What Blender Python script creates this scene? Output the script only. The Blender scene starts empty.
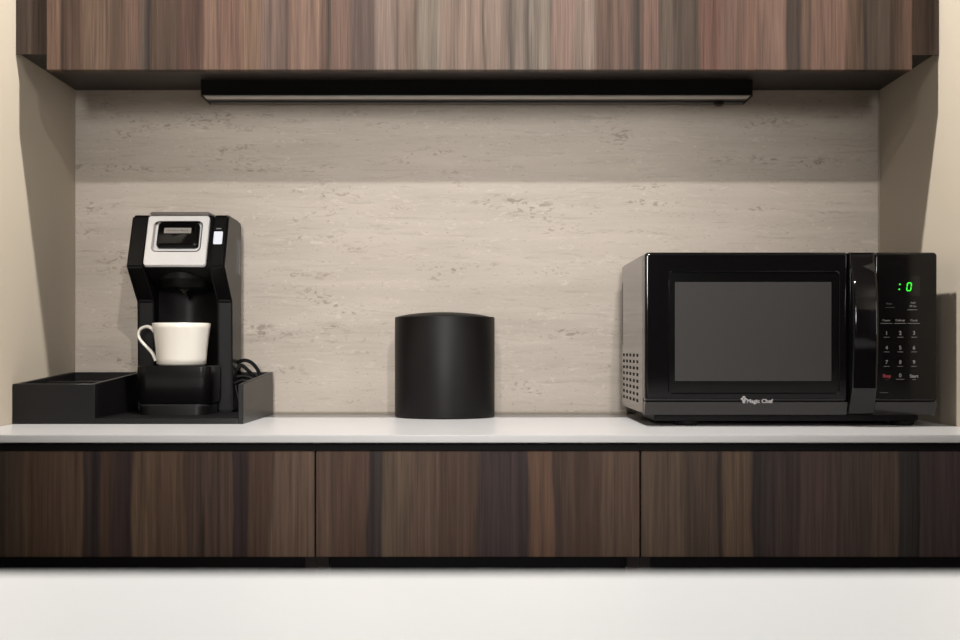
import bpy, bmesh, math, random
from mathutils import Vector, Matrix
random.seed(4)
S = bpy.context.scene
COL = S.collection
PI = math.pi
ZC = 1.027                       # eye height; the counter top is at 0.90
F = 1310.0                       # focal length in pixels of a 960 px wide frame
CAMY = -2.6

def X(px, y): return (px - 477.5) / F * (y - CAMY)
def Z(py, y): return ZC + (350 - py) / F * (y - CAMY)

# ------------------------------------------------------------------ materials
def lin(c):
    c = c / 255.0
    return c / 12.92 if c <= 0.04045 else ((c + 0.055) / 1.055) ** 2.4
def rgb(r, g, b, k=1.0): return (lin(r) * k, lin(g) * k, lin(b) * k, 1)

def new_mat(name):
    m = bpy.data.materials.new(name); m.use_nodes = True
    nt = m.node_tree
    return m, nt, nt.nodes['Principled BSDF']

def N(nt, kind, **kw):
    n = nt.nodes.new(kind)
    for k, v in kw.items():
        if k in n.inputs: n.inputs[k].default_value = v
        else: setattr(n, k, v)
    return n

def plain(name, col, rough=0.5, metal=0.0, var=0.04, scale=30, bump=0.0, spec=0.5, coat=0.0, bscale=None):
    m, nt, b = new_mat(name)
    tc = N(nt, 'ShaderNodeTexCoord')
    no = N(nt, 'ShaderNodeTexNoise', Scale=scale, Detail=4.0)
    nt.links.new(tc.outputs['Object'], no.inputs['Vector'])
    hs = N(nt, 'ShaderNodeHueSaturation'); hs.inputs['Color'].default_value = col
    mr = N(nt, 'ShaderNodeMapRange'); mr.inputs['To Min'].default_value = 1 - var; mr.inputs['To Max'].default_value = 1 + var
    nt.links.new(no.outputs['Fac'], mr.inputs['Value'])
    nt.links.new(mr.outputs[0], hs.inputs['Value'])
    nt.links.new(hs.outputs[0], b.inputs['Base Color'])
    b.inputs['Roughness'].default_value = rough
    b.inputs['Metallic'].default_value = metal
    b.inputs['Specular IOR Level'].default_value = spec
    b.inputs['Coat Weight'].default_value = coat
    b.inputs['Coat Roughness'].default_value = 0.04
    if bump:
        n2 = N(nt, 'ShaderNodeTexNoise', Scale=bscale or scale * 8, Detail=3.0)
        nt.links.new(tc.outputs['Object'], n2.inputs['Vector'])
        bp = N(nt, 'ShaderNodeBump', Strength=bump, Distance=0.002)
        nt.links.new(n2.outputs['Fac'], bp.inputs['Height'])
        nt.links.new(bp.outputs[0], b.inputs['Normal'])
    return m

def emis(name, col, s):
    m, nt, b = new_mat(name)
    b.inputs['Base Color'].default_value = (0, 0, 0, 1)
    b.inputs['Emission Color'].default_value = col
    b.inputs['Emission Strength'].default_value = s
    return m

def wood(name, bands, x0, x1, gain=1.0, seed=0.0, fall=None, warp=0.004, rough=0.5):
    """Vertical-grain walnut veneer. bands: list of (x_world, (r,g,b)); up to 32 stops."""
    m, nt, b = new_mat(name)
    L = nt.links.new
    tc = N(nt, 'ShaderNodeTexCoord')
    sep = N(nt, 'ShaderNodeSeparateXYZ'); L(tc.outputs['Object'], sep.inputs[0])
    # slow wander of the figure along the height
    mp = N(nt, 'ShaderNodeMapping'); mp.inputs['Scale'].default_value = (9, 1, 4); mp.inputs['Location'].default_value = (seed, 0, seed)
    L(tc.outputs['Object'], mp.inputs[0])
    nw = N(nt, 'ShaderNodeTexNoise', Scale=1.0, Detail=2.0); L(mp.outputs[0], nw.inputs['Vector'])
    w1 = N(nt, 'ShaderNodeMath', operation='SUBTRACT'); L(nw.outputs['Fac'], w1.inputs[0]); w1.inputs[1].default_value = 0.5
    w2 = N(nt, 'ShaderNodeMath', operation='MULTIPLY_ADD'); L(w1.outputs[0], w2.inputs[0]); w2.inputs[1].default_value = warp * 2; L(sep.outputs['X'], w2.inputs[2])
    mr = N(nt, 'ShaderNodeMapRange'); L(w2.outputs[0], mr.inputs['Value'])
    mr.inputs['From Min'].default_value = x0; mr.inputs['From Max'].default_value = x1
    # several ramps of up to 30 stops joined by thresholds
    chunks = [bands[i:i + 26] for i in range(0, len(bands), 26)]
    prev = None
    for ci, ch in enumerate(chunks):
        cr = N(nt, 'ShaderNodeValToRGB'); e = cr.color_ramp.elements
        cr.color_ramp.interpolation = 'LINEAR'
        last = None
        pts = []
        for (xw, c) in ch:
            k = gain * (fall(xw) if fall else 1)
            pts.append(((xw - x0) / (x1 - x0), (lin(c[0]) * k, lin(c[1]) * k, lin(c[2]) * k, 1)))
        e[0].position = max(0, pts[0][0]); e[0].color = pts[0][1]
        e[1].position = min(1, pts[-1][0]); e[1].color = pts[-1][1]
        for p, c in pts[1:-1]:
            q = e.new(p); q.color = c
        L(mr.outputs[0], cr.inputs[0])
        if prev is None: prev = cr.outputs[0]
        else:
            th = N(nt, 'ShaderNodeMath', operation='GREATER_THAN'); L(mr.outputs[0], th.inputs[0]); th.inputs[1].default_value = pts[0][0]
            mx = N(nt, 'ShaderNodeMix', data_type='RGBA'); L(th.outputs[0], mx.inputs[0]); L(prev, mx.inputs[6]); L(cr.outputs[0], mx.inputs[7])
            prev = mx.outputs[2]
    # fine grain
    m2 = N(nt, 'ShaderNodeMapping'); m2.inputs['Scale'].default_value = (520, 30, 11); m2.inputs['Location'].default_value = (seed * 3, 0, 0)
    L(tc.outputs['Object'], m2.inputs[0])
    g1 = N(nt, 'ShaderNodeTexNoise', Scale=1.0, Detail=3.0); L(m2.outputs[0], g1.inputs['Vector'])
    m3 = N(nt, 'ShaderNodeMapping'); m3.inputs['Scale'].default_value = (110, 10, 2.6); m3.inputs['Location'].default_value = (seed * 5, 2, 1)
    L(tc.outputs['Object'], m3.inputs[0])
    g2 = N(nt, 'ShaderNodeTexNoise', Scale=1.0, Detail=4.0); L(m3.outputs[0], g2.inputs['Vector'])
    r1 = N(nt, 'ShaderNodeMapRange'); L(g1.outputs['Fac'], r1.inputs['Value'])
    r1.inputs['From Min'].default_value = .3; r1.inputs['From Max'].default_value = .7
    r1.inputs['To Min'].default_value = 0.78; r1.inputs['To Max'].default_value = 1.20
    r2 = N(nt, 'ShaderNodeMapRange'); L(g2.outputs['Fac'], r2.inputs['Value'])
    r2.inputs['From Min'].default_value = .3; r2.inputs['From Max'].default_value = .7
    r2.inputs['To Min'].default_value = 0.72; r2.inputs['To Max'].default_value = 1.26
    m4 = N(nt, 'ShaderNodeMapping'); m4.inputs['Scale'].default_value = (75, 10, 1.6); m4.inputs['Location'].default_value = (seed * 7, 5, 3)
    L(tc.outputs['Object'], m4.inputs[0])
    g3 = N(nt, 'ShaderNodeTexNoise', Scale=1.0, Detail=2.0, Distortion=.6); L(m4.outputs[0], g3.inputs['Vector'])
    r3 = N(nt, 'ShaderNodeMapRange'); L(g3.outputs['Fac'], r3.inputs['Value'])
    r3.inputs['From Min'].default_value = .60; r3.inputs['From Max'].default_value = .68; r3.inputs['To Min'].default_value = 1.0; r3.inputs['To Max'].default_value = .70
    m0 = N(nt, 'ShaderNodeMath', operation='MULTIPLY'); L(r1.outputs[0], m0.inputs[0]); L(r3.outputs[0], m0.inputs[1])
    mu = N(nt, 'ShaderNodeMath', operation='MULTIPLY'); L(m0.outputs[0], mu.inputs[0]); L(r2.outputs[0], mu.inputs[1])
    vm = N(nt, 'ShaderNodeVectorMath', operation='SCALE'); L(prev, vm.inputs[0]); L(mu.outputs[0], vm.inputs['Scale'])
    L(vm.outputs[0], b.inputs['Base Color'])
    b.inputs['Roughness'].default_value = rough; b.inputs['Specular IOR Level'].default_value = 0.12
    bp = N(nt, 'ShaderNodeBump', Strength=0.12, Distance=0.001); L(g1.outputs['Fac'], bp.inputs['Height']); L(bp.outputs[0], b.inputs['Normal'])
    return m

def travertine(name):
    m, nt, b = new_mat(name); L = nt.links.new
    tc = N(nt, 'ShaderNodeTexCoord')
    def noise(sx, sz, det, loc=0, rough=.55, dist=0.0):
        mp = N(nt, 'ShaderNodeMapping'); mp.inputs['Scale'].default_value = (sx, 1, sz); mp.inputs['Location'].default_value = (loc, loc, loc)
        L(tc.outputs['Object'], mp.inputs[0])
        n = N(nt, 'ShaderNodeTexNoise', Scale=1.0, Detail=det, Roughness=rough, Distortion=dist); L(mp.outputs[0], n.inputs['Vector'])
        return n.outputs['Fac']
    def rng(src, a, b_, c, d):
        r = N(nt, 'ShaderNodeMapRange'); L(src, r.inputs['Value'])
        for k, v in zip(('From Min', 'From Max', 'To Min', 'To Max'), (a, b_, c, d)): r.inputs[k].default_value = v
        return r.outputs[0]
    def mix(f, a, c):
        x = N(nt, 'ShaderNodeMix', data_type='RGBA'); L(f, x.inputs[0])
        if isinstance(a, tuple): x.inputs[6].default_value = a
        else: L(a, x.inputs[6])
        if isinstance(c, tuple): x.inputs[7].default_value = c
        else: L(c, x.inputs[7])
        return x.outputs[2]
    def mul(a, c):
        x = N(nt, 'ShaderNodeMath', operation='MULTIPLY'); L(a, x.inputs[0]); L(c, x.inputs[1]); return x.outputs[0]
    base = mix(rng(noise(1.6, 7, 5, 3), .35, .65, 0, 1), rgb(171, 160, 148), rgb(186, 174, 162))
    base = mix(rng(noise(3.5, 38, 6, 9, .6, .5), .40, .64, 0, .5), base, rgb(192, 181, 169))
    # thin broken horizontal veins
    base = mix(rng(noise(11, 120, 5, 17, .65, 1.0), .56, .70, 0, .45), base, rgb(148, 136, 122))
    # rows of small lens-shaped pits along the bedding
    pit = rng(noise(48, 120, 3, 5, .55, 1.6), .545, .60, 0, 1)
    msk = rng(noise(5, 24, 3, 31), .55, .64, 0, 1)
    base = mix(mul(mul(pit, msk), rng(noise(2, 2, 1, 2), 0, 1, .45, .75)), base, rgb(122, 109, 95))
    pit2 = rng(noise(120, 210, 2, 50, .5, .5), .66, .71, 0, .5)
    base = mix(pit2, base, rgb(136, 123, 109))
    lt = rng(noise(30, 90, 4, 77, .6, 1.8), .60, .68, 0, .4)
    base = mix(lt, base, rgb(208, 198, 186))
    L(base, b.inputs['Base Color'])
    b.inputs['Roughness'].default_value = 0.5
    b.inputs['Specular IOR Level'].default_value = 0.3
    bp = N(nt, 'ShaderNodeBump', Strength=0.15, Distance=0.001); L(pit, bp.inputs['Height']); bp.invert = True
    L(bp.outputs[0], b.inputs['Normal'])
    return m

# ------------------------------------------------------------------ mesh helpers
def finish(name, bm, mat, parent=None, smooth=False, angle=35):
    bmesh.ops.recalc_face_normals(bm, faces=bm.faces)
    me = bpy.data.meshes.new(name); bm.to_mesh(me); bm.free()
    if mat: me.materials.append(mat)
    if smooth:
        for p in me.polygons: p.use_smooth = True
        try: me.set_sharp_from_angle(angle=math.radians(angle))
        except Exception: pass
    o = bpy.data.objects.new(name, me); COL.objects.link(o)
    if parent:
        o.parent = parent
        o.matrix_parent_inverse = parent.matrix_basis.inverted()
    return o

def box(bm, x0, x1, y0, y1, z0, z1, bev=0.0, seg=2):
    r = bmesh.ops.create_cube(bm, size=1.0)
    vs = r['verts']
    for v in vs:
        v.co = Vector(((x0 + x1) / 2 + v.co.x * (x1 - x0), (y0 + y1) / 2 + v.co.y * (y1 - y0), (z0 + z1) / 2 + v.co.z * (z1 - z0)))
    if bev:
        es = list({e for v in vs for e in v.link_edges})
        bmesh.ops.bevel(bm, geom=es, offset=bev, segments=seg, affect='EDGES', clamp_overlap=True)

def obox(name, dims, mat, parent=None, bev=0.0015, seg=2):
    bm = bmesh.new(); box(bm, *dims, bev=bev, seg=seg)
    return finish(name, bm, mat, parent, smooth=bev > 0)

def loft(bm, rings, cap=True, closed=True):
    """rings: list of lists of Vector (same count)."""
    R = [[bm.verts.new(p) for p in r] for r in rings]
    n = len(R[0])
    for a, b in zip(R[:-1], R[1:]):
        for i in range(n if closed else n - 1):
            j = (i + 1) % n
            bm.faces.new((a[i], a[j], b[j], b[i]))
    if cap:
        bm.faces.new(R[0][::-1]); bm.faces.new(R[-1])

def rrect(w, h, r, n=6, cx=0, cy=0):
    """rounded rectangle outline, 2-D points"""
    pts = []
    for (sx, sy, a0) in ((1, 1, 0), (-1, 1, 90), (-1, -1, 180), (1, -1, 270)):
        for k in range(n + 1):
            a = math.radians(a0 + 90 * k / n)
            pts.append((cx + sx * (w / 2 - r) + r * math.cos(a), cy + sy * (h / 2 - r) + r * math.sin(a)))
    return pts

def lathe(bm, prof, cx, cy, n=64):
    rings = []
    for (r, z) in prof:
        rings.append([bm.verts.new((cx + r * math.cos(2 * PI * i / n), cy + r * math.sin(2 * PI * i / n), z)) for i in range(n)])
    for a, b in zip(rings[:-1], rings[1:]):
        for i in range(n):
            j = (i + 1) % n
            bm.faces.new((a[i], a[j], b[j], b[i]))
    bm.faces.new(rings[0][::-1]); bm.faces.new(rings[-1])

def tube(bm, pts, rad, n=10, radii=None):
    pts = [Vector(p) for p in pts]
    rings = []
    up = Vector((0, 0, 1))
    t0 = (pts[1] - pts[0]).normalized()
    nrm = t0.orthogonal().normalized()
    for i, p in enumerate(pts):
        t = (pts[min(i + 1, len(pts) - 1)] - pts[max(i - 1, 0)]).normalized()
        nrm = (nrm - t * nrm.dot(t)).normalized()
        bn = t.cross(nrm)
        r = radii[i] if radii else rad
        rings.append([p + (nrm * math.cos(2 * PI * k / n) + bn * math.sin(2 * PI * k / n)) * r for k in range(n)])
    loft(bm, rings)

def spline(ctrl, m=8):
    P = [Vector(c) for c in ctrl]; P = [P[0]] + P + [P[-1]]
    out = []
    for i in range(1, len(P) - 2):
        for k in range(m):
            t = k / m
            a, b, c, d = P[i - 1], P[i], P[i + 1], P[i + 2]
            out.append(0.5 * ((2 * b) + (-a + c) * t + (2 * a - 5 * b + 4 * c - d) * t * t + (-a + 3 * b - 3 * c + d) * t ** 3))
    out.append(P[-2]); return out

def prism_x(bm, poly, x0, x1, bev=0.0, seg=2):
    """poly in (y,z) extruded along x"""
    a = [bm.verts.new((x0, y, z)) for y, z in poly]
    b = [bm.verts.new((x1, y, z)) for y, z in poly]
    n = len(poly)
    fs = [bm.faces.new(a), bm.faces.new(b[::-1])]
    for i in range(n):
        j = (i + 1) % n
        fs.append(bm.faces.new((a[i], b[i], b[j], a[j])))
    if bev:
        es = list({e for f in fs for e in f.edges})
        bmesh.ops.bevel(bm, geom=es, offset=bev, segments=seg, affect='EDGES', clamp_overlap=True)

def empty(name, loc, label, cat, group=None):
    o = bpy.data.objects.new(name, None); COL.objects.link(o)
    o.location = loc; o.empty_display_size = 0.05
    o['label'] = label; o['category'] = cat
    if group: o['group'] = group
    return o
def struct(o): o['kind'] = 'structure'; return o

def text_mesh(name, body, size, loc, mat, parent, bold=0.0, align='CENTER', sx=1.0, shear=0.0, extra=None):
    cu = bpy.data.curves.new('lettering', 'FONT'); cu.body = body; cu.size = size
    cu.align_x = align; cu.align_y = 'CENTER'; cu.extrude = 0.00012; cu.offset = bold; cu.shear = shear
    cu.resolution_u = 3
    t = bpy.data.objects.new('lettering', cu); COL.objects.link(t)
    dg = bpy.context.evaluated_depsgraph_get()
    me = bpy.data.meshes.new_from_object(t.evaluated_get(dg))
    bpy.data.objects.remove(t); bpy.data.curves.remove(cu)
    bm = bmesh.new(); bm.from_mesh(me); bpy.data.meshes.remove(me)
    M = Matrix.Translation(loc) @ Matrix.Rotation(PI / 2, 4, 'X') @ Matrix.Diagonal((sx, 1, 1, 1))
    bmesh.ops.transform(bm, matrix=M, verts=bm.verts)
    if extra: extra(bm)
    for f in bm.faces: f.material_index = 0
    return finish(name, bm, mat, parent)

# ------------------------------------------------------------------ palette
M_wall = plain('warm beige wall paint', rgb(186, 174, 156), .6, var=.015, scale=3, bump=.04, bscale=300)
M_rear = plain('room wall paint', rgb(196, 188, 176), .8, var=.02, scale=2)
M_ceil = plain('ceiling white', rgb(215, 210, 200), .9, var=.01, scale=2)
M_floor = plain('floor tile', rgb(120, 110, 98), .5, var=.05, scale=4)
M_trav = travertine('travertine laminate')
M_counter = plain('white solid surface', rgb(186, 184, 183), .28, var=.02, scale=9)
M_island = plain('white quartz island', rgb(236, 238, 239), .35, var=.015, scale=4)
M_carc = plain('dark cabinet carcass', rgb(34, 27, 25), .5, var=.06, scale=20, spec=.2)
M_black_chan = plain('black aluminium channel', rgb(10, 9, 9), .6, var=.05, spec=.15)
M_seal = plain('grey sealant', rgb(150, 140, 125), .7)
M_under = plain('dark brown melamine underside', rgb(40, 33, 29), .5, var=.05)
M_gloss = plain('gloss black enamel', rgb(9, 8, 9), .07, var=.02, spec=.4)
M_gloss2 = plain('gloss black polymer', rgb(9, 8, 8), .12, var=.02, spec=.3)
M_side = plain('painted steel case', rgb(26, 24, 24), .12, var=.02, spec=.9)
M_screen = plain('perforated door screen', rgb(46, 44, 43), .5, var=.03, spec=.12)
M_margin = plain('black printed glass', rgb(6, 6, 6), .1)
M_satin = plain('satin black polymer', rgb(16, 15, 15), .34, var=.04, spec=.2)
M_satdk = plain('dark satin polymer', rgb(10, 9, 9), .4, var=.04, spec=.15)
M_tray = plain('satin black wood tray', rgb(16, 15, 15), .36, var=.06, scale=15, spec=.25)
M_trayfl = plain('tray floor', rgb(12, 11, 11), .55, var=.05, spec=.12)
M_rest = plain('mug rest black', rgb(12, 11, 11), .25, spec=.25)
M_can = plain('matte black powder coat', rgb(18, 16, 16), .46, var=.04, bump=.03, bscale=900, spec=.16)
M_lid = plain('dark lid', rgb(6, 5, 5), .35, spec=.02)
M_silver = plain('brushed silver', rgb(232, 230, 229), .32, metal=.3, var=.02)
M_chrome = plain('chrome trim', rgb(190, 188, 188), .14, metal=1.0, var=.02)
M_badge = plain('badge grey', rgb(150, 145, 140), .4, metal=.3)
M_btn = emis('white button with painted glow', rgb(235, 235, 240), 1.0)  # white plastic; its brightness is painted in as emission
M_mug = plain('cream glazed ceramic', rgb(208, 202, 192), .18, var=.01, coat=.3)
M_cord = plain('black rubber cord', rgb(9, 8, 8), .45, spec=.2)
M_rubber = plain('dark rubber', rgb(14, 13, 13), .6, spec=.15)
M_barblk = plain('black extrusion', rgb(10, 10, 10), .35)
M_baralu = plain('aluminium strip', rgb(205, 202, 198), .4, metal=.5)
M_ink = plain('pale grey print', rgb(122, 120, 118), .5)
M_dimgrey = plain('dim grey print and glint', rgb(62, 60, 59), .5)  # dim print tone, reused for the painted panel highlight
M_inkred = plain('red print', rgb(120, 18, 30), .5)
M_green = emis('green led segment', (0.03, 1.0, 0.03, 1), 1.3)
M_label = plain('light logo print', rgb(132, 129, 129), .5)

# veneer bands (world x of each boundary, colour of the veneer there)
def bands_from(lst, y):
    out = []
    for (a, b_, c) in lst:
        e = min(1.0, (b_ - a) * .3)
        out.append((X(a + e, y), c)); out.append((X(b_ - e, y), c))
    return out

YU = -0.357      # front of the upper door
YL = -0.620      # front of the drawers
upper = [(46, 62, (112, 88, 74)), (62, 69, (78, 62, 52)), (69, 84, (94, 74, 62)), (84, 112, (106, 86, 72)), (112, 119, (82, 66, 55)),
 (119, 141, (104, 82, 70)), (141, 147, (94, 80, 70)), (147, 152, (62, 54, 50)), (152, 178, (88, 70, 58)), (178, 202, (92, 68, 58)),
 (202, 222, (122, 96, 82)), (222, 242, (126, 96, 82)), (242, 259, (130, 103, 85)), (259, 287, (118, 96, 86)), (287, 291, (76, 58, 50)),
 (291, 320, (134, 106, 91)), (320, 327, (108, 82, 70)), (327, 331, (72, 60, 50)), (331, 352, (118, 92, 80)), (352, 377, (98, 80, 71)),
 (377, 395, (146, 124, 112)), (395, 398, (92, 76, 66)), (398, 413, (134, 112, 98)), (413, 416, (106, 88, 76)), (416, 440, (130, 116, 103)),
 (440, 482, (138, 116, 103)), (482, 485, (100, 82, 72)), (485, 508, (142, 121, 108)), (508, 512, (84, 72, 64)), (512, 525, (130, 114, 102)),
 (525, 529, (84, 74, 68)), (529, 550, (134, 120, 107)), (550, 575, (137, 112, 100)), (575, 596, (142, 122, 109)), (596, 612, (106, 83, 71)),
 (612, 633, (116, 91, 79)), (633, 641, (78, 65, 57)), (641, 661, (127, 99, 86)), (661, 672, (100, 84, 72)), (672, 702, (84, 69, 58)),
 (702, 722, (114, 82, 70)), (722, 745, (114, 88, 76)), (745, 760, (118, 90, 77)), (760, 788, (128, 101, 88)), (788, 802, (74, 61, 54)),
 (802, 812, (100, 80, 68)), (812, 850, (124, 97, 84)), (850, 864, (100, 80, 66)), (864, 868, (62, 52, 46)), (868, 890, (80, 67, 57)),
 (890, 906, (88, 70, 58)), (906, 913, (108, 83, 71))]
low1 = [(-10, 4, (50, 42, 35)), (4, 22, (62, 50, 42)), (22, 64, (72, 56, 45)), (64, 84, (80, 63, 50)), (84, 92, (52, 42, 38)), (92, 100, (40, 33, 32)),
 (100, 111, (66, 50, 41)), (111, 131, (48, 37, 35)), (131, 150, (80, 63, 50)), (150, 184, (75, 58, 46)), (184, 202, (60, 46, 39)), (202, 231, (68, 53, 45)),
 (231, 248, (43, 33, 32)), (248, 272, (70, 53, 43)), (272, 315, (85, 68, 57))]
low2 = [(316, 335, (78, 61, 51)), (335, 368, (74, 56, 46)), (368, 375, (44, 36, 34)), (375, 383, (50, 42, 40)), (383, 411, (81, 66, 54)), (411, 440, (76, 60, 50)),
 (440, 478, (68, 52, 43)), (478, 518, (54, 43, 42)), (518, 528, (46, 37, 37)), (528, 552, (83, 62, 50)), (552, 560, (52, 40, 35)), (560, 602, (66, 51, 43)), (602, 640, (76, 60, 50))]
low3 = [(640, 684, (75, 61, 51)), (684, 718, (63, 51, 44)), (718, 723, (40, 33, 30)), (723, 754, (80, 64, 52)), (754, 764, (44, 37, 36)), (764, 778, (52, 43, 41)),
 (778, 800, (56, 46, 43)), (800, 841, (67, 53, 49)), (841, 870, (62, 51, 47)), (870, 899, (72, 59, 51)), (899, 916, (46, 42, 41)), (916, 919, (32, 27, 28)), (919, 975, (62, 51, 50))]

# ------------------------------------------------------------------ the setting
WX = 0.798
def wall(name, dims, mat): return struct(obox(name, dims, mat, bev=0))
wall('wall_back', (-3.2, 3.2, 0.0, 0.1, 0, 2.62), M_trav)
wall('wall_left', (-3.2, -WX, -0.68, -0.0005, 0, 2.62), M_wall)
wall('wall_right', (WX, 3.2, -0.68, -0.0005, 0, 2.62), M_wall)
wall('wall_far_left', (-3.3, -3.2, -5.6, 0.1, 0, 2.62), M_rear)
wall('wall_far_right', (3.2, 3.3, -5.6, 0.1, 0, 2.62), M_rear)
wall('wall_rear', (-3.3, 3.3, -5.7, -5.6, 0, 2.62), M_rear)
wall('floor', (-3.3, 3.3, -5.7, 0.1, -0.1, 0), M_floor)
wall('ceiling', (-3.3, 3.3, -5.7, 0.1, 2.62, 2.72), M_ceil)
# sealant bead along the counter joint, edge beads in the corners
struct(obox('trim_1', (-WX + .0005, WX - .0005, -0.004, -0.0005, 0.9005, 0.9045), M_seal, bev=.001))
struct(obox('trim_2', (WX - .003, WX - .0003, -0.003, -0.0003, 0.905, 1.538), plain('corner bead', rgb(150, 138, 120), .5), bev=0))

# ------------------------------------------------------------------ worktop
ct = obox('countertop', (-WX + .001, WX - .001, -0.6425, -0.0005, 0.8885, 0.9), M_counter, bev=0.0012)
ct['label'] = 'thin white worktop running wall to wall under the appliances'; ct['category'] = 'countertop'

# ------------------------------------------------------------------ lower cabinets
def base_cabinet(px0, px1, bands, seed, label):
    x0 = max(X(px0, YL), -WX + .001); x1 = min(X(px1, YL), WX - .001)
    t = empty('base_cabinet', ((x0 + x1) / 2, -.3, 0.0), label, 'cabinet', 'walnut cabinets under the worktop')
    bm = bmesh.new()
    zt, zb = .888, .10
    box(bm, x0 + .0003, x0 + .018, -.598, -.02, zb, zt - .001); box(bm, x1 - .018, x1 - .0003, -.598, -.02, zb, zt - .001)
    box(bm, x0 + .018, x1 - .018, -.59, -.02, zb, zb + .018); box(bm, x0 + .018, x1 - .018, -.03, -.02, zb + .018, zt - .001)
    finish('carcass', bm, M_carc, t)
    obox('toe_kick', (x0 + .0003, x1 - .0003, -.55, -.53, 0, .099), M_black_chan, t, bev=0)
    # recessed black grip channels over the drawer and over the lower door
    bm = bmesh.new()
    box(bm, x0 + .0003, x1 - .0003, -.602, -.5985, .80, .8870); finish('grip_channel', bm, M_black_chan, t)
    bm = bmesh.new()
    box(bm, x0 + .0185, x1 - .0185, -.585, -.575, .64, .722); finish('grip_channel', bm, M_black_chan, t)
    g = .0015
    w = wood('walnut veneer ' + str(seed), bands_from(bands, YL), X(px0, YL) - .01, X(px1, YL) + .01, gain=LOWG, seed=seed, warp=.012)
    zt_, zb_ = Z(451.2, YL), Z(557.0, YL)
    obox('drawer_front', (x0 + g, x1 - g, YL, YL + .019, zb_, zt_), w, t, bev=.0008)
    obox('door', (x0 + g, x1 - g, YL, YL + .019, .11, .672), w, t, bev=.0008)
    return t
LOWG = 1.1
base_cabinet(-60, 315.3, [(-80, -9, (62, 50, 42))] + low1, 1.3, 'dark walnut drawer cabinet below the coffee maker, at the left wall')
base_cabinet(315.3, 640.2, low2, 4.1, 'middle walnut drawer cabinet, directly below the black canister')
base_cabinet(640.2, 1100, low3 + [(975, 1090, (60, 50, 47))], 7.7, 'dark walnut drawer cabinet below the microwave, at the right wall')

# ------------------------------------------------------------------ upper cabinet
up = empty('wall_cabinet', (0, -.17, 1.54), 'long walnut wall cabinet overhanging the travertine backsplash', 'cabinet')
ZU = Z(90.3, 0)                                  # underside height
bm = bmesh.new(); box(bm, -WX + .001, WX - .001, -.332, -.001, ZU, 2.4, bev=0)
finish('carcass', bm, M_under, up)
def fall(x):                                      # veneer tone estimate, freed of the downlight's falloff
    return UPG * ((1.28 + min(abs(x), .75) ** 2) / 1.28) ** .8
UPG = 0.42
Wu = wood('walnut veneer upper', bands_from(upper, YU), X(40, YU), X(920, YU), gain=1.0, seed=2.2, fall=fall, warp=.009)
dx0, dx1 = X(46.5, YU), X(912.3, YU)
obox('door', (dx0, dx1, YU, YU + .02, Z(69.8, YU), 2.398), Wu, up, bev=.0008)
Wf = wood('walnut veneer filler', [(-.81, (86, 72, 62)), (-.77, (92, 76, 66)), (-.74, (84, 68, 58)), (-.7, (80, 66, 57)), (.7, (104, 84, 70)), (.75, (104, 84, 70)), (.775, (92, 74, 63)), (.81, (72, 58, 50))], -.82, .82, gain=.42, seed=9)
obox('filler_panel', (-WX + .001, dx0 - .0003, -.336, -.3325, Z(54.3, -.336), 2.398), Wf, up, bev=0)
obox('filler_panel', (dx1 + .0003, WX - .001, -.336, -.3325, Z(55, -.336), 2.398), Wf, up, bev=0)
# dark line where the cabinet meets the wall
bh = struct(obox('trim_3', (-WX + .001, WX - .001, -.334, -.001, 2.401, 2.6195), M_wall, bev=0))

# ------------------------------------------------------------------ under-cabinet light bar
YB = -.100
lx0, lx1 = X(201.5, YB), X(752, YB)
lb = empty('light_bar', (0, -.045, ZU), 'long slim black light bar fixed under the wall cabinet, switched off', 'light bar')
zb = Z(96.3, YB)
bm = bmesh.new(); box(bm, lx0, lx1, YB, -.010, zb + .0025, ZU - .0004, bev=.001); finish('housing', bm, M_barblk, lb, smooth=True)
bm = bmesh.new(); box(bm, lx0 + .004, lx1 - .004, YB + .003, YB + .030, zb, zb + .0024, bev=.0006); finish('trim_strip', bm, M_baralu, lb, smooth=True)
bm = bmesh.new(); box(bm, lx0 + .003, lx1 - .003, YB + .066, -.012, zb + .0005, zb + .0024, bev=.0004); finish('diffuser', bm, plain('grey diffuser', rgb(80, 77, 74), .5), lb, smooth=True)
for xx in (lx0 - .0012, lx1 + .0002): obox('end_cap', (xx, xx + .001, YB, -.010, zb, ZU - .0004), M_barblk, lb, bev=0)
bm = bmesh.new(); kx = X(719, -.03)
lathe(bm, [(.010, zb + .0020), (.0105, zb - .002), (.008, zb - .0045), (.003, zb - .006)], kx, -.028, 24)
finish('switch_button', bm, M_barblk, lb, smooth=True)

# ------------------------------------------------------------------ organiser tray
TY0, TY1 = -.355, -.030
tz0 = .9003
tF, tB = Z(384, TY0), Z(372, TY1)                # wall tops, front and back
xl, xb, xr = -.7970, X(95, TY0), X(243.3, TY0)
wt = .0085
def ztop(y): return tF + (tB - tF) * (y - TY0) / (TY1 - TY0)
def tray_wall(x0, x1, y0, y1, drop=0.0, zlow=None):
    bm = bmesh.new()
    poly = [(y0, zlow or tz0), (y1, zlow or tz0), (y1, ztop(y1) - drop), (y0, ztop(y0) - drop)]
    prism_x(bm, poly, x0, x1, bev=.0006, seg=1); return bm
tr = empty('organiser_tray', ((xl + xr) / 2, -.19, tz0), 'black coffee station tray with an open-topped box at its left, standing against the left wall', 'tray')
bm = bmesh.new()
box(bm, xl + wt + .0001, xb - .0001, TY0 + wt + .0001, TY1, tz0, tz0 + .0095); box(bm, xb, xr - wt - .0001, TY0, TY1, tz0, tz0 + .0095, bev=.0007)
finish('base', bm, M_tray, tr)
obox('liner', (xb + .0006, xr - wt - .0004, TY0 + .004, TY1 - wt - .0002, tz0 + .0096, tz0 + .00985), M_trayfl, tr, bev=0)
finish('side_panel', tray_wall(xl, xl + wt, TY0 + wt + .0001, TY1), M_tray, tr, True)
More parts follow.
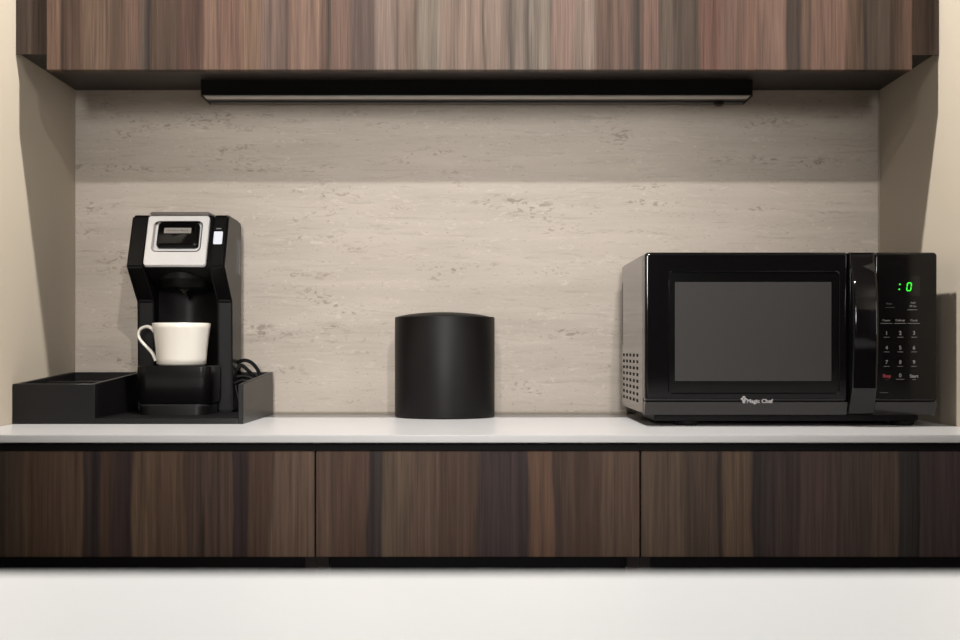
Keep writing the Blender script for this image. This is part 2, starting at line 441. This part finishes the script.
finish('side_panel', tray_wall(xb - wt, xb, TY0 + wt + .0001, TY1, zlow=tz0 + .0096), M_tray, tr, True)
finish('side_panel', tray_wall(xr - wt, xr, TY0, TY1), M_tray, tr, True)
finish('front_panel', tray_wall(xl, xb - .0001, TY0, TY0 + wt), M_tray, tr, True)
finish('back_panel', tray_wall(xl + wt + .0001, xb - wt - .0001, TY1 - wt, TY1, zlow=tz0 + .0096), M_tray, tr, True)
finish('back_panel', tray_wall(xb + .0001, xr - wt - .0001, TY1 - wt, TY1, zlow=tz0 + .0096), M_tray, tr, True)
finish('divider', tray_wall(xl + wt + .0001, xb - wt - .0001, -.200, -.193, drop=.006, zlow=tz0 + .0096), M_tray, tr, True)

# ------------------------------------------------------------------ coffee maker
FL = tz0 + .0100                                 # tray floor
cm = empty('coffee_maker', (-.55, -.13, FL), 'single-serve black coffee maker with a silver-framed lid, standing in the tray', 'coffee maker')
cxL, cxR = -.640, -.461
cy_b = -.042
prof = [(cy_b, FL), (-.132, FL), (-.132, Z(301, -.132)), (-.215, Z(267, -.215)), (-.170, Z(216, -.17)), (-.160, Z(215, -.16)), (cy_b - .01, Z(222, cy_b)), (cy_b, Z(226, cy_b))]
def cheek(x0, x1):
    bm = bmesh.new(); prism_x(bm, prof, x0, x1, bev=.0035, seg=3); return bm
iL, iR = -.6085, -.490
finish('side_housing', cheek(cxL, iL), M_satin, cm, True)
rs = finish('side_housing', cheek(iR, cxR), M_satin, cm, True)
# head block between the cheeks
top_z = Z(215, -.17)
zhb = Z(268, -.212)
bm = bmesh.new()
prism_x(bm, [(cy_b, Z(285, -.1)), (-.12, Z(290, -.12)), (-.185, Z(276, -.185)), (-.208, zhb), (-.166, top_z - .001), (cy_b, top_z - .003)], iL + .0003, iR - .0003, bev=.001)
finish('brew_head', bm, M_satdk, cm, True)
# concave column behind the mug
bm = bmesh.new(); ring0, ring1 = [], []
pl = [(iL + .0003, cy_b), (iL + .0003, -.10)]
for k in range(13):
    a = k / 12; pl.append((iL + .0003 + (iR - iL - .0006) * a, -.10 + .030 * math.sin(PI * a)))
pl.append((iR - .0003, cy_b))
loft(bm, [[Vector((x, y, FL)) for x, y in pl], [Vector((x, y, Z(284, -.1))) for x, y in pl]])
finish('column', bm, plain('semi gloss column', rgb(14, 13, 13), .42, spec=.15), cm, True)
# rounded brew chamber skirt and spout under the head
hx = (iL + iR) / 2
bm = bmesh.new()
pr = [(-1, 0)]
def dome(z, s, y0=-.1):
    out = []
    for k in range(25):
        a = PI * k / 24
        out.append(Vector((hx - math.cos(a) * .056 * s, y0 - .098 * s * math.sin(a) ** .7 if 0 < k < 24 else y0, z)))
    return out
loft(bm, [dome(Z(270, -.2) + .002, 1.0), dome(Z(278, -.2), .98), dome(Z(281, -.2), .9), dome(Z(287, -.17), .82), dome(Z(290, -.16), .6)])
finish('brew_chamber', bm, M_satdk, cm, True)
bm = bmesh.new(); sx = X(184, -.16); sz = Z(289, -.16)
lathe(bm, [(.011, sz + .004), (.010, sz - .003), (.006, sz - .006), (.004, sz - .012)], sx, -.155, 24)
finish('spout', bm, M_gloss2, cm, True)

# slanted lid: u along x, v down the slope, w outwards
A = Vector((0, -.170, top_z)); B = Vector((0, -.2155, Z(267, -.215)))
vd = (B - A).normalized(); VL = (B - A).length
nd = Vector((0, vd.z, -vd.y)); 
if nd.y > 0: nd = -nd
def SL(u, v, w): return Vector((u, 0, 0)) + A + vd * v + nd * w
def vpx(py):                                     # slope coordinate that shows at image row py
    lo, hi = -.02, VL + .02
    for _ in range(40):
        m_ = (lo + hi) / 2; p = SL(0, m_, 0)
        if 350 - (p.z - ZC) * F / (p.y - CAMY) < py: lo = m_
        else: hi = m_
    return lo
def ring_s(w_, h_, r, u, v, w, n=6): return [SL(a, b, w) for a, b in rrect(w_, h_, r, n, u, v)]
pu = (X(147.5, -.19) + X(209, -.19)) / 2; pw = X(209, -.19) - X(147.5, -.19)
pv0, pv1 = vpx(218.2), vpx(267.2); pv = (pv0 + pv1) / 2; ph = pv1 - pv0
bm = bmesh.new()
r0 = ring_s(pw, ph, .006, pu, pv, .0008); r1 = ring_s(pw, ph, .006, pu, pv, .008); r2 = ring_s(pw - .003, ph - .003, .005, pu, pv, .0095)
hu = (X(153.5, -.19) + X(203, -.19)) / 2; hw = X(203, -.19) - X(153.5, -.19)
hv0, hv1 = vpx(223.6), vpx(254.6); hv = (hv0 + hv1) / 2; hh = hv1 - hv0
r3 = ring_s(hw, hh, .010, hu, hv, .0095); r4 = ring_s(hw - .006, hh - .006, .008, hu, hv, .004)
loft(bm, [r0, r1, r2, r3, r4])
finish('lid_frame', bm, M_silver, cm, True, 40)
bm = bmesh.new()
loft(bm, [ring_s(hw - .0005, hh - .0005, .0098, hu, hv, .0096), ring_s(hw - .0005, hh - .0005, .0098, hu, hv, .0102), ring_s(hw - .004, hh - .004, .0085, hu, hv, .0102), ring_s(hw - .007, hh - .007, .0075, hu, hv, .0045)], cap=False)
finish('lid_trim', bm, M_chrome, cm, True, 40)
gu = (X(157.5, -.2) + X(199, -.2)) / 2; gw = X(199, -.2) - X(157.5, -.2)
gv0, gv1 = vpx(226.4), vpx(250); gv = (gv0 + gv1) / 2; gh = gv1 - gv0
bm = bmesh.new()
loft(bm, [ring_s(gw, gh, .006, gu, gv, .0045), ring_s(gw, gh, .006, gu, gv, .012), ring_s(gw - .003, gh - .003, .005, gu, gv, .0145), ring_s(gw - .010, gh - .010, .003, gu - .002, gv, .0155)])
hd = finish('lid_handle', bm, M_gloss2, cm, True, 50)
bu = (X(164.5, -.2) + X(191.5, -.2)) / 2; bw = X(191.5, -.2) - X(164.5, -.2)
bv0, bv1 = vpx(232.4), vpx(237.6)
bm = bmesh.new()
loft(bm, [ring_s(bw, bv1 - bv0, .001, bu, (bv0 + bv1) / 2, .0145), ring_s(bw, bv1 - bv0, .001, bu, (bv0 + bv1) / 2, .0168)])
bd = finish('badge', bm, M_badge, hd)
# small print on the badge
cu = bpy.data.curves.new('print', 'FONT'); cu.body = 'Hamilton Beach'; cu.size = .0062; cu.align_x = 'CENTER'; cu.align_y = 'CENTER'; cu.resolution_u = 2
to = bpy.data.objects.new('print', cu); COL.objects.link(to)
me = bpy.data.meshes.new_from_object(to.evaluated_get(bpy.context.evaluated_depsgraph_get()))
bpy.data.objects.remove(to); bpy.data.curves.remove(cu)
bm = bmesh.new(); bm.from_mesh(me); bpy.data.meshes.remove(me)
for v in bm.verts: v.co = SL(bu + v.co.x, (bv0 + bv1) / 2 - v.co.y, .0169)
finish('lettering', bm, plain('badge print', rgb(60, 57, 55), .5), hd)
# lid top
obox('lid_top', (X(151, -.17), X(210, -.17), -.177, -.05, top_z - .002, top_z + .0052), plain('lid top', rgb(84, 75, 71), .4, metal=.2), cm, bev=.0018)
# power button on the right cheek
xb0, xb1 = X(213.3, -.195), X(222, -.195); vb0, vb1 = vpx(232), vpx(244.3)
bm = bmesh.new()
loft(bm, [ring_s(xb1 - xb0 + .003, vb1 - vb0 + .003, .002, (xb0 + xb1) / 2, (vb0 + vb1) / 2, -.001), ring_s(xb1 - xb0 + .003, vb1 - vb0 + .003, .002, (xb0 + xb1) / 2, (vb0 + vb1) / 2, .0006)])
finish('button_surround', bm, M_gloss2, cm)
bm = bmesh.new()
loft(bm, [ring_s(xb1 - xb0, vb1 - vb0, .0015, (xb0 + xb1) / 2, (vb0 + vb1) / 2, .0006), ring_s(xb1 - xb0, vb1 - vb0, .0015, (xb0 + xb1) / 2, (vb0 + vb1) / 2, .0020)])
finish('power_button', bm, M_btn, cm)
bm = bmesh.new(); q0, q1 = vpx(228.2), vpx(229.2)
loft(bm, [ring_s(.0095, q1 - q0, .0004, (xb0 + xb1) / 2 - .0005, (q0 + q1) / 2, -.0005), ring_s(.0095, q1 - q0, .0004, (xb0 + xb1) / 2 - .0005, (q0 + q1) / 2, .0004)])
finish('button_mark', bm, M_ink, cm)
# water gauge strip on the right flank
obox('water_gauge', (cxR - .001, cxR + .0012, -.072, -.060, Z(275, -.06), Z(240, -.06)), M_gloss2, cm, bev=.0004)
# base foot and mug rest
px0_, px1_ = -.618, -.481
def rb(x0, x1, y0, y1, r, z):
    return [Vector((a, b, z)) for a, b in rrect(x1 - x0, y1 - y0, r, 8, (x0 + x1) / 2, (y0 + y1) / 2)]
bm = bmesh.new()
loft(bm, [rb(-.612, -.486, -.246, -.1325, .022, FL), rb(-.612, -.486, -.246, -.1325, .022, FL + .016), rb(-.609, -.489, -.243, -.1325, .020, FL + .019)])
finish('base_foot', bm, M_satin, cm, True, 40)
zr0, zr1 = FL + .0195, Z(365.8, -.235)
bm = bmesh.new()
loft(bm, [rb(px0_ + .004, px1_ - .004, -.234, -.133, .018, zr0), rb(px0_ + .001, px1_ - .001, -.237, -.133, .020, zr0 + .004), rb(px0_, px1_, -.238, -.133, .020, zr1 - .006), rb(px0_, px1_, -.238, -.133, .020, zr1 - .002), rb(px0_ + .002, px1_ - .002, -.236, -.133, .018, zr1)])
finish('mug_rest', bm, M_rest, cm, True, 40)
# cord coiled behind the machine's right flank, inside the tray
bm = bmesh.new()
def arc(cx_, cz_, rx_, rz_, a0, a1, y0, y1, n=14):
    return [(cx_ + rx_ * math.cos(math.radians(a0 + (a1 - a0) * k / n)), y0 + (y1 - y0) * k / n, cz_ + rz_ * math.sin(math.radians(a0 + (a1 - a0) * k / n))) for k in range(n + 1)]
yc = -.085
c1 = arc(X(243.5, yc), Z(384, yc), .034, .045, 0, 180, -.075, -.095)
c1 = [(-.455 + 0.0, -.05, FL + .03)] + []
loop1 = spline([(cxR - .002, -.062, FL + .03), (-.452, -.065, FL + .06), (X(235, yc), -.08, Z(366, yc)), (X(243, yc), -.085, Z(360.5, yc)), (X(252, yc), -.085, Z(363, yc)), (X(259, yc), -.085, Z(373, yc)), (X(261, yc), -.09, Z(388, yc)), (X(258, yc), -.10, FL + .006), (X(245, yc), -.13, FL + .005), (X(240, -.12), -.11, FL + .006),
                (X(236, yc), -.10, Z(378, yc)), (X(240, yc), -.10, Z(368, yc)), (X(243.5, yc), -.10, Z(365.5, yc)), (X(249, yc), -.10, Z(370, yc)), (X(256, yc), -.10, Z(377, yc)), (X(258, yc), -.07, Z(386, yc)), (X(250, yc), -.06, Z(381, yc)), (X(240, yc), -.055, Z(378, yc)), (X(246, yc), -.05, Z(385, yc)), (X(254, yc), -.052, FL + .006)], 8)
tube(bm, loop1, .0036, 10)
for v in bm.verts: v.co.x = min(v.co.x, xr - wt - .0012); v.co.y = min(v.co.y, TY1 - wt - .001); v.co.z = max(v.co.z, FL + .0004)
finish('power_cord', bm, M_cord, cm, True)
bm = bmesh.new()
tube(bm, spline([(X(237, -.12), -.12, Z(377, -.12)), (X(243, -.12), -.12, Z(376, -.12)), (X(252, -.12), -.12, Z(378.5, -.12)), (X(257, -.12), -.118, Z(390, -.12)), (X(252, -.12), -.13, FL + .006)], 8), .0038, 10)
tube(bm, spline([(X(236, -.12), -.135, Z(383, -.12)), (X(245, -.12), -.135, Z(380, -.12)), (X(253, -.12), -.135, Z(385, -.12)), (X(254, -.12), -.138, FL + .006)], 8), .0038, 10)
for v in bm.verts: v.co.x = min(v.co.x, xr - wt - .0012); v.co.z = max(v.co.z, FL + .0004)
finish('cord_bundle', bm, M_cord, cm, True)

# ------------------------------------------------------------------ mug
my = -.186; mx = X(181.6, my)
mzb = zr1 + .0004; mzt = Z(323.2, my)
rt = (210.6 - 152.8) / 2 / F * (my - CAMY); rbm = (206.5 - 157.5) / 2 / F * (my - CAMY)
mg = empty('mug', (mx, my, mzb), 'cream white ceramic mug standing on the coffee maker\'s mug rest', 'mug')
bm = bmesh.new(); H = mzt - mzb
pf = [(rbm - .010, mzb), (rbm - .004, mzb), (rbm, mzb + .003)]
for k in range(1, 9):
    t = k / 8; pf.append((rbm + (rt - rbm) * t ** 1.5, mzb + .003 + (H - .004) * t))
pf += [(rt - .0008, mzt), (rt - .002, mzt), (rt - .003, mzt - .001)]
for k in range(1, 8):
    t = 1 - k / 8; pf.append((rbm - .003 + (rt - rbm) * t ** 1.5, mzb + .006 + (H - .008) * t))
pf += [(rbm - .010, mzb + .005), (.004, mzb + .004)]
lathe(bm, pf, mx, my, 72)
finish('body', bm, M_mug, mg, True, 60)
bm = bmesh.new()
hp = [(154.5, 331.5), (151, 327.8), (146.5, 326.6), (141.3, 328.5), (138.6, 333), (139.6, 338.5), (144, 344.2), (149.3, 349.5), (153.2, 354.5), (156, 361)]
pts = spline([(X(a, my), my, Z(b, my)) for a, b in hp], 6)
tube(bm, pts, .003, 12, radii=[.0031 + .0004 * math.cos(i / len(pts) * 2 * PI) for i in range(len(pts))])
for v in bm.verts: v.co.y = my + (v.co.y - my) * 1.7
finish('handle', bm, M_mug, mg, True, 60)

# ------------------------------------------------------------------ canister
ky = -.112; kx0 = X(444.8, ky); kr = (494.6 - 395) / 2 / F * (ky - CAMY)
kz0 = .9003; kz1 = Z(317.2, ky)
cn = empty('canister', (kx0, ky, kz0), 'matte black cylindrical canister standing alone in the middle of the worktop', 'canister')
bm = bmesh.new()
lathe(bm, [(kr - .003, kz0), (kr - .0006, kz0 + .001), (kr, kz0 + .003), (kr, kz1 - .002), (kr - .0008, kz1 - .0004), (kr - .002, kz1), (kr - .004, kz1 - .001), (kr - .004, kz1 - .006), (.002, kz1 - .006)], kx0, ky, 96)
finish('body', bm, M_can, cn, True)
bm = bmesh.new()
lr = kr - .0045
pf = [(lr, kz1 - .0058), (lr, kz1 - .001)]
for k in range(1, 12): pf.append((lr * math.cos(k / 12 * PI / 2), kz1 - .001 + .0098 * math.sin(k / 12 * PI / 2) ** 1.0))
pf = [(lr, kz1 - .0058), (lr, kz1)] + [(lr * (1 - (k / 14) ** 1.15 * .97), kz1 + .0095 * (1 - (1 - k / 14) ** 2)) for k in range(1, 15)]
lathe(bm, pf, kx0 - .002, ky, 96)
finish('lid', bm, M_lid, cn, True, 60)

# ------------------------------------------------------------------ microwave
mf = -.433; mb_ = -.086
wx0, wx1 = X(645, mf), X(937.3, mf)
wz0, wz1 = Z(415.5, mf), Z(252.3, mf)
mw = empty('microwave', ((wx0 + wx1) / 2, -.25, .9003), 'glossy black countertop microwave with a green lit display, beside the right wall', 'microwave')
bm = bmesh.new(); box(bm, wx0, wx1, mb_ - .32, mb_, wz0 + .0015, wz1 - .0005, bev=.003, seg=3); finish('case', bm, M_side, mw, True)
yb = mb_ - .3203                                  # back of the front assembly
def rface(bm, x0, x1, z0, z1, y_back, y_front, r=.006, edge=.004, rl=None, seg=5):
    cx_, cz_ = (x0 + x1) / 2, (z0 + z1) / 2
    def rg(ins, y, rr): return [Vector((a, y, b)) for a, b in rrect(x1 - x0 - 2 * ins, z1 - z0 - 2 * ins, max(rr, .0005), 6, cx_, cz_)]
    rings = [rg(0, y_back, r)]
    for k in range(seg + 1):
        a = PI / 2 * k / seg
        rings.append(rg(edge * (1 - math.cos(a)), y_front + edge - edge * math.sin(a), r - edge * (1 - math.cos(a)) * .5))
    rings.append(rg(edge + .0006, y_front, r - edge * .5)); rings.append(rg(edge + .0012, y_front, r - edge * .5))
    return rings
xd1 = X(848.5, mf); xh1 = X(874.5, mf)
zc0 = Z(401.5, mf)                               # top of the lower sloping strip
# door: frame with stepped window
bm = bmesh.new()
rings = rface(bm, wx0, xd1 - .0004, zc0 + .0002, wz1, yb, mf, r=.006, edge=.004)
x0w, x1w, z0w, z1w = X(668, mf), X(840, mf), Z(394, mf), Z(271, mf)
def rr2(x0, x1, z0, z1, r, y): return [Vector((a, y, b)) for a, b in rrect(x1 - x0, z1 - z0, r, 6, (x0 + x1) / 2, (z0 + z1) / 2)]
rings += [rr2(x0w, x1w, z0w, z1w, .006, mf), rr2(x0w + .002, x1w - .002, z0w + .002, z1w - .002, .005, mf + .0022)]
loft(bm, rings)
door = finish('door', bm, M_gloss, mw, True, 30)
sc0, sc1, sz0, sz1 = X(675, mf), X(831.5, mf), Z(381, mf), Z(282, mf)
obox('window', (x0w + .0022, x1w - .0022, mf + .0012, mf + .0021, z0w + .0022, z1w - .0022), M_margin, door, bev=0)
# perforated screen with its faint raised lines
bm = bmesh.new(); box(bm, sc0, sc1, mf + .0006, mf + .0011, sz0, sz1)
finish('window_screen', bm, M_screen, door)
# lower sloping strip of the front
def strip(x0, x1):
    bm = bmesh.new()
    prism_x(bm, [(yb, wz0), (mf + .012, wz0), (mf + .007, wz0 + .006), (mf + .0004, zc0 - .0004), (yb, zc0 - .0004)], x0, x1, bev=.0008); return bm
finish('front_strip', strip(wx0 + .0004, xd1 - .0004), plain('front strip', rgb(27, 25, 24), .22), door, True)
# control panel
bm = bmesh.new()
rings = rface(bm, xh1 + .0003, wx1, zc0 + .0002, wz1, yb, mf, r=.006, edge=.004)
loft(bm, rings); cp = finish('control_panel', bm, M_gloss2, mw, True, 30)
finish('front_strip', strip(xh1 + .0003, wx1 - .0004), plain('panel strip', rgb(22, 20, 19), .22), cp, True)
# handle: arched bar between door and panel
bm = bmesh.new(); hxa, hxb = xd1 + .0002, xh1 - .0004
zs = [wz1 - .0005, wz1 - .004, wz1 - .018, wz1 - .024, wz1 - .035, wz1 - .06, wz1 - .10, wz1 - .14, wz1 - .175, wz1 - .2, Z(388, mf), Z(388, mf) - .0015, Z(411, mf), Z(413.5, mf)]
ps = [.001, .006, .008, .012, .018, .024, .028, .028, .026, .023, .0215, .020, .003, .000]
rings = []
for z_, p_ in zip(zs, ps):
    row = [Vector((hxa, yb, z_))]
    w_ = hxb - hxa
    e = min(.005, p_ + .001)
    for k in range(7):
        a = PI / 2 * k / 6; row.append(Vector((hxa + e * (1 - math.cos(a)) , mf - p_ + e * (1 - math.sin(a)), z_)))
    for k in range(7):
        a = PI / 2 * (1 - k / 6); row.append(Vector((hxb - e * (1 - math.cos(a)), mf - p_ + e * (1 - math.sin(a)), z_)))
    row.append(Vector((hxb, yb, z_)))
    rings.append(row)
loft(bm, rings)
finish('door_handle', bm, M_gloss, door, True, 30)
# feet
for fx, fy in ((X(688, -.40), -.385), (X(905, -.40), -.385), (X(688, -.40), -.12), (X(905, -.40), -.12)):
    bm = bmesh.new(); lathe(bm, [(.016, .9003), (.019, .9025), (.020, .9075)], fx, fy, 28); finish('foot', bm, M_rubber, mw, True)
obox('underbody', (wx0 + .02, wx1 - .02, -.400, -.10, .9077, wz0 + .0013), M_rubber, mw, bev=.002)
# vent slots on the left flank
bm = bmesh.new()
for r_ in range(8):
    for c_ in range(5):
        y_ = mb_ - .035 - c_ * .052
        z_ = Z(355, -.2) - r_ * .0112
        box(bm, wx0 - .0004, wx0 + .001, y_ - .0115, y_ + .0115, z_ - .0027, z_ + .0027, bev=.0004, seg=1)
box(bm, wx0 + .0004, wx0 + .0009, mb_ - .035 - 4 * .052 - .0115, mb_ - .0235, Z(355, -.2) - 7 * .0112 - .003, Z(355, -.2) + .003)
finish('vent', bm, plain('vent hole black', rgb(4, 4, 4), .9, spec=.1), mw)
obox('seam', (wx0 - .0003, wx0 + .001, mb_ - .016, mb_ - .012, Z(345, -.1), Z(283, -.1)), plain('seam black', rgb(6, 6, 6), .8), mw, bev=0)
# display and digits
PF = mf - .0002
obox('display', (X(883, mf), X(920, mf), PF, mf + .001, Z(296, mf), Z(276, mf)), M_margin, cp, bev=0)
def seg_digit(bm, cx_, cz_, w_, h_, segs, t=.0017, sh=.12):
    def bar(xa, za, xb_, zb_):
        horiz = abs(xb_ - xa) > abs(zb_ - za)
        pts = [(xa, za - t / 2), (xb_, zb_ - t / 2), (xb_, zb_ + t / 2), (xa, za + t / 2)] if horiz else [(xa - t / 2, za), (xa + t / 2, za), (xb_ + t / 2, zb_), (xb_ - t / 2, zb_)]
        v = [bm.verts.new((x + sh * (z - cz_), PF - .0004, z)) for x, z in pts]
        bm.faces.new(v)
        v2 = [bm.verts.new((x + sh * (z - cz_), PF - .00005, z)) for x, z in pts]
        for i in range(4): bm.faces.new((v[i], v[(i + 1) % 4], v2[(i + 1) % 4], v2[i]))
    L_, R_, T_, B_ = cx_ - w_ / 2, cx_ + w_ / 2, cz_ + h_ / 2, cz_ - h_ / 2
    g = .0006
    for s in segs:
        {'a': lambda: bar(L_ + g, T_, R_ - g, T_), 'd': lambda: bar(L_ + g, B_, R_ - g, B_), 'g': lambda: bar(L_ + g, cz_, R_ - g, cz_),
         'f': lambda: bar(L_, cz_ + g, L_, T_ - g), 'b': lambda: bar(R_, cz_ + g, R_, T_ - g), 'e': lambda: bar(L_, B_ + g, L_, cz_ - g), 'c': lambda: bar(R_, B_ + g, R_, cz_ - g)}[s]()
bm = bmesh.new(); seg_digit(bm, X(909, mf), Z(286.8, mf), .0066, .0128, 'abcdef'); finish('display_digit', bm, M_green, cp)
bm = bmesh.new()
for pz in (284.3, 289.3):
    cz_ = Z(pz, mf); cx_ = X(899.5, mf) + (cz_ - Z(286.8, mf)) * .12; box(bm, cx_ - .0011, cx_ + .0011, PF - .0004, PF - .00005, cz_ - .0011, cz_ + .0011)
finish('display_colon', bm, M_green, cp)
# keypad
def underline(cx_, py, w_):
    def f(bm):
        z_ = Z(py, mf); box(bm, cx_ - w_ / 2, cx_ + w_ / 2, PF - .0002, PF, z_ - .0003, z_ + .0003)
    return f
for r_, row in enumerate(('123', '456', '789')):
    for c_, ch in enumerate(row):
        px = (886.6, 900.2, 914)[c_]; py = (333.2, 347.9, 362.3)[r_]
        text_mesh('key', ch, .0088, (X(px, mf), PF, Z(py, mf)), M_ink, cp, bold=.00012, extra=underline(X(px, mf), py + 4.0, .0095))
text_mesh('key', '0', .0088, (X(900.2, mf), PF, Z(375.5, mf)), M_ink, cp, bold=.00012, extra=underline(X(900.2, mf), 379.3, .014))
text_mesh('stop_key', 'Stop', .0072, (X(886.8, mf), PF, Z(376, mf)), M_inkred, cp, bold=.0003, extra=underline(X(886.8, mf), 379.6, .004))
text_mesh('start_key', 'Start', .0072, (X(914, mf), PF, Z(376.2, mf)), M_ink, cp, bold=.0002, extra=underline(X(914, mf), 379.6, .006))
for px, tx in ((886.5, 'Power'), (900.2, 'Defrost'), (913.8, 'Clock')):
    text_mesh('key', tx, .0050, (X(px, mf), PF, Z(320.4, mf)), M_ink, cp, extra=underline(X(px, mf), 323.4, .0195))
text_mesh('key', 'Auto', .0048, (X(889, mf), PF, Z(303.5, mf)), M_dimgrey, cp, extra=underline(X(890, mf), 307.5, .015))
text_mesh('key', 'Add', .0048, (X(913, mf), PF, Z(302.8, mf)), M_ink, cp)
text_mesh('key', '30 Sec', .0046, (X(913, mf), PF, Z(306.2, mf)), M_ink, cp, extra=underline(X(912.5, mf), 309.8, .017))
obox('panel_glint', (X(880, mf), X(888, mf), PF, mf + .0005, Z(393, mf), Z(392.3, mf)), M_dimgrey, cp, bev=0)  # painted highlight line low on the panel
# logo with small chef-hat mark
def hat(bm):
    cx_, cz_ = X(743.7, mf), Z(400.2, mf)
    def disc(x, z, r, w=1.0):
        n = 14; v = [bm.verts.new((x + r * w * math.cos(2 * PI * k / n), PF - .0003, z + r * math.sin(2 * PI * k / n))) for k in range(n)]; bm.faces.new(v)
    disc(cx_ - .0028, cz_ + .0020, .0020, 1.2); disc(cx_ + .0028, cz_ + .0020, .0020, 1.2); disc(cx_ + .0002, cz_ + .0052, .0018, 1.4)
    v = [bm.verts.new(p) for p in ((cx_ - .0034, PF - .0003, cz_ + .001), (cx_ - .0016, PF - .0003, cz_ - .005), (cx_ + .0022, PF - .0003, cz_ - .005), (cx_ + .0032, PF - .0003, cz_ + .001))]
    bm.faces.new(v)
text_mesh('logo', 'Magic Chef', .0090, (X(746.6, mf), PF, Z(401.6, mf) + .0006), M_label, door, bold=.00035, align='LEFT', sx=1.06, extra=hat)

# ------------------------------------------------------------------ foreground island
IY1 = CAMY + .748
isl = empty('island', (0, -2.6, 0), 'white topped island counter blurred in the foreground', 'island')
obox('island_top', (-1.4, 1.4, -3.15, IY1, .862, .900), M_island, isl, bev=.003, seg=3)
obox('island_body', (-1.36, 1.36, -3.1, IY1 - .04, .002, .8615), M_carc, isl, bev=.002)

# ------------------------------------------------------------------ lights
def down(name, x, y, power, z=2.60, r=.03, col=(1, .982, .955), spot=150, blend=.6):
    l = bpy.data.lights.new(name, 'SPOT'); l.energy = power; l.shadow_soft_size = r; l.color = col
    l.spot_size = math.radians(spot); l.spot_blend = blend
    o = bpy.data.objects.new(name, l); COL.objects.link(o); o.location = (x, y, z); return o
down('downlight_alcove', -.1, -.76, 168)
def aimed(name, loc, target, power, cone, r=.03, col=(1, .982, .955)):
    o = down(name, loc[0], loc[1], power, z=loc[2], r=r, col=col, spot=cone, blend=1.0)
    d = Vector(target) - Vector(loc); o.rotation_euler = d.to_track_quat('-Z', 'Y').to_euler(); return o
aimed('wallwash_spot', (.36, -2.95, 2.58), (.0, 0, 1.2), 112, 46)
aimed('wallwash_spot', (-.32, -2.95, 2.58), (.0, 0, 1.2), 72, 46)
aimed('added_soft_fill', (0, -5.3, 1.66), (-.06, 0, 1.32), 620, 22, r=.35, col=(1, .98, .95))  # unseen fill spot added behind the camera to brighten the alcove head-on
M_frame = plain('added window frame', rgb(225, 222, 216), .5)
M_glow = emis('added side glow', (1, .97, .93, 1), 9.0)  # added fill glow, out of view; puts a highlight on the canister
bm = bmesh.new()
for (y0, y1, z0, z1) in ((-5.46, -5.4, .84, 2.26), (-4.2, -4.14, .84, 2.26), (-5.4, -4.2, .84, .9), (-5.4, -4.2, 2.2, 2.26)):
    box(bm, 3.15, 3.1995, y0, y1, z0, z1)
wf = struct(finish('added_window_1', bm, M_frame))  # unseen frame added around the fill glow
obox('glow_pane', (3.19, 3.198, -5.4, -4.2, .90, 2.20), M_glow, wf, bev=0)
# unseen dark panel added on the rear wall to darken the microwave door's reflection
struct(obox('added_dark_panel', (-3.19, 3.19, -5.599, -5.56, .001, 1.9), M_carc, bev=0))
w = bpy.data.worlds.new('world'); S.world = w; w.use_nodes = True
w.node_tree.nodes['Background'].inputs[0].default_value = (.9, .85, .8, 1)
w.node_tree.nodes['Background'].inputs[1].default_value = 0.0

# ------------------------------------------------------------------ camera
cam = bpy.data.cameras.new('camera'); co = bpy.data.objects.new('camera', cam); COL.objects.link(co)
co.location = (0, CAMY, ZC); co.rotation_euler = (PI / 2, 0, 0)
cam.sensor_width = 36; cam.lens = F / 960 * 36
cam.shift_x = 2.5 / 960; cam.shift_y = 30 / 960
cam.clip_start = .01
cam.dof.use_dof = True; cam.dof.focus_distance = 2.3; cam.dof.aperture_fstop = 4.6
S.camera = co
S.view_settings.view_transform = 'Standard'; S.view_settings.look = 'None'
S.view_settings.exposure = 0.06; S.view_settings.gamma = 1.0
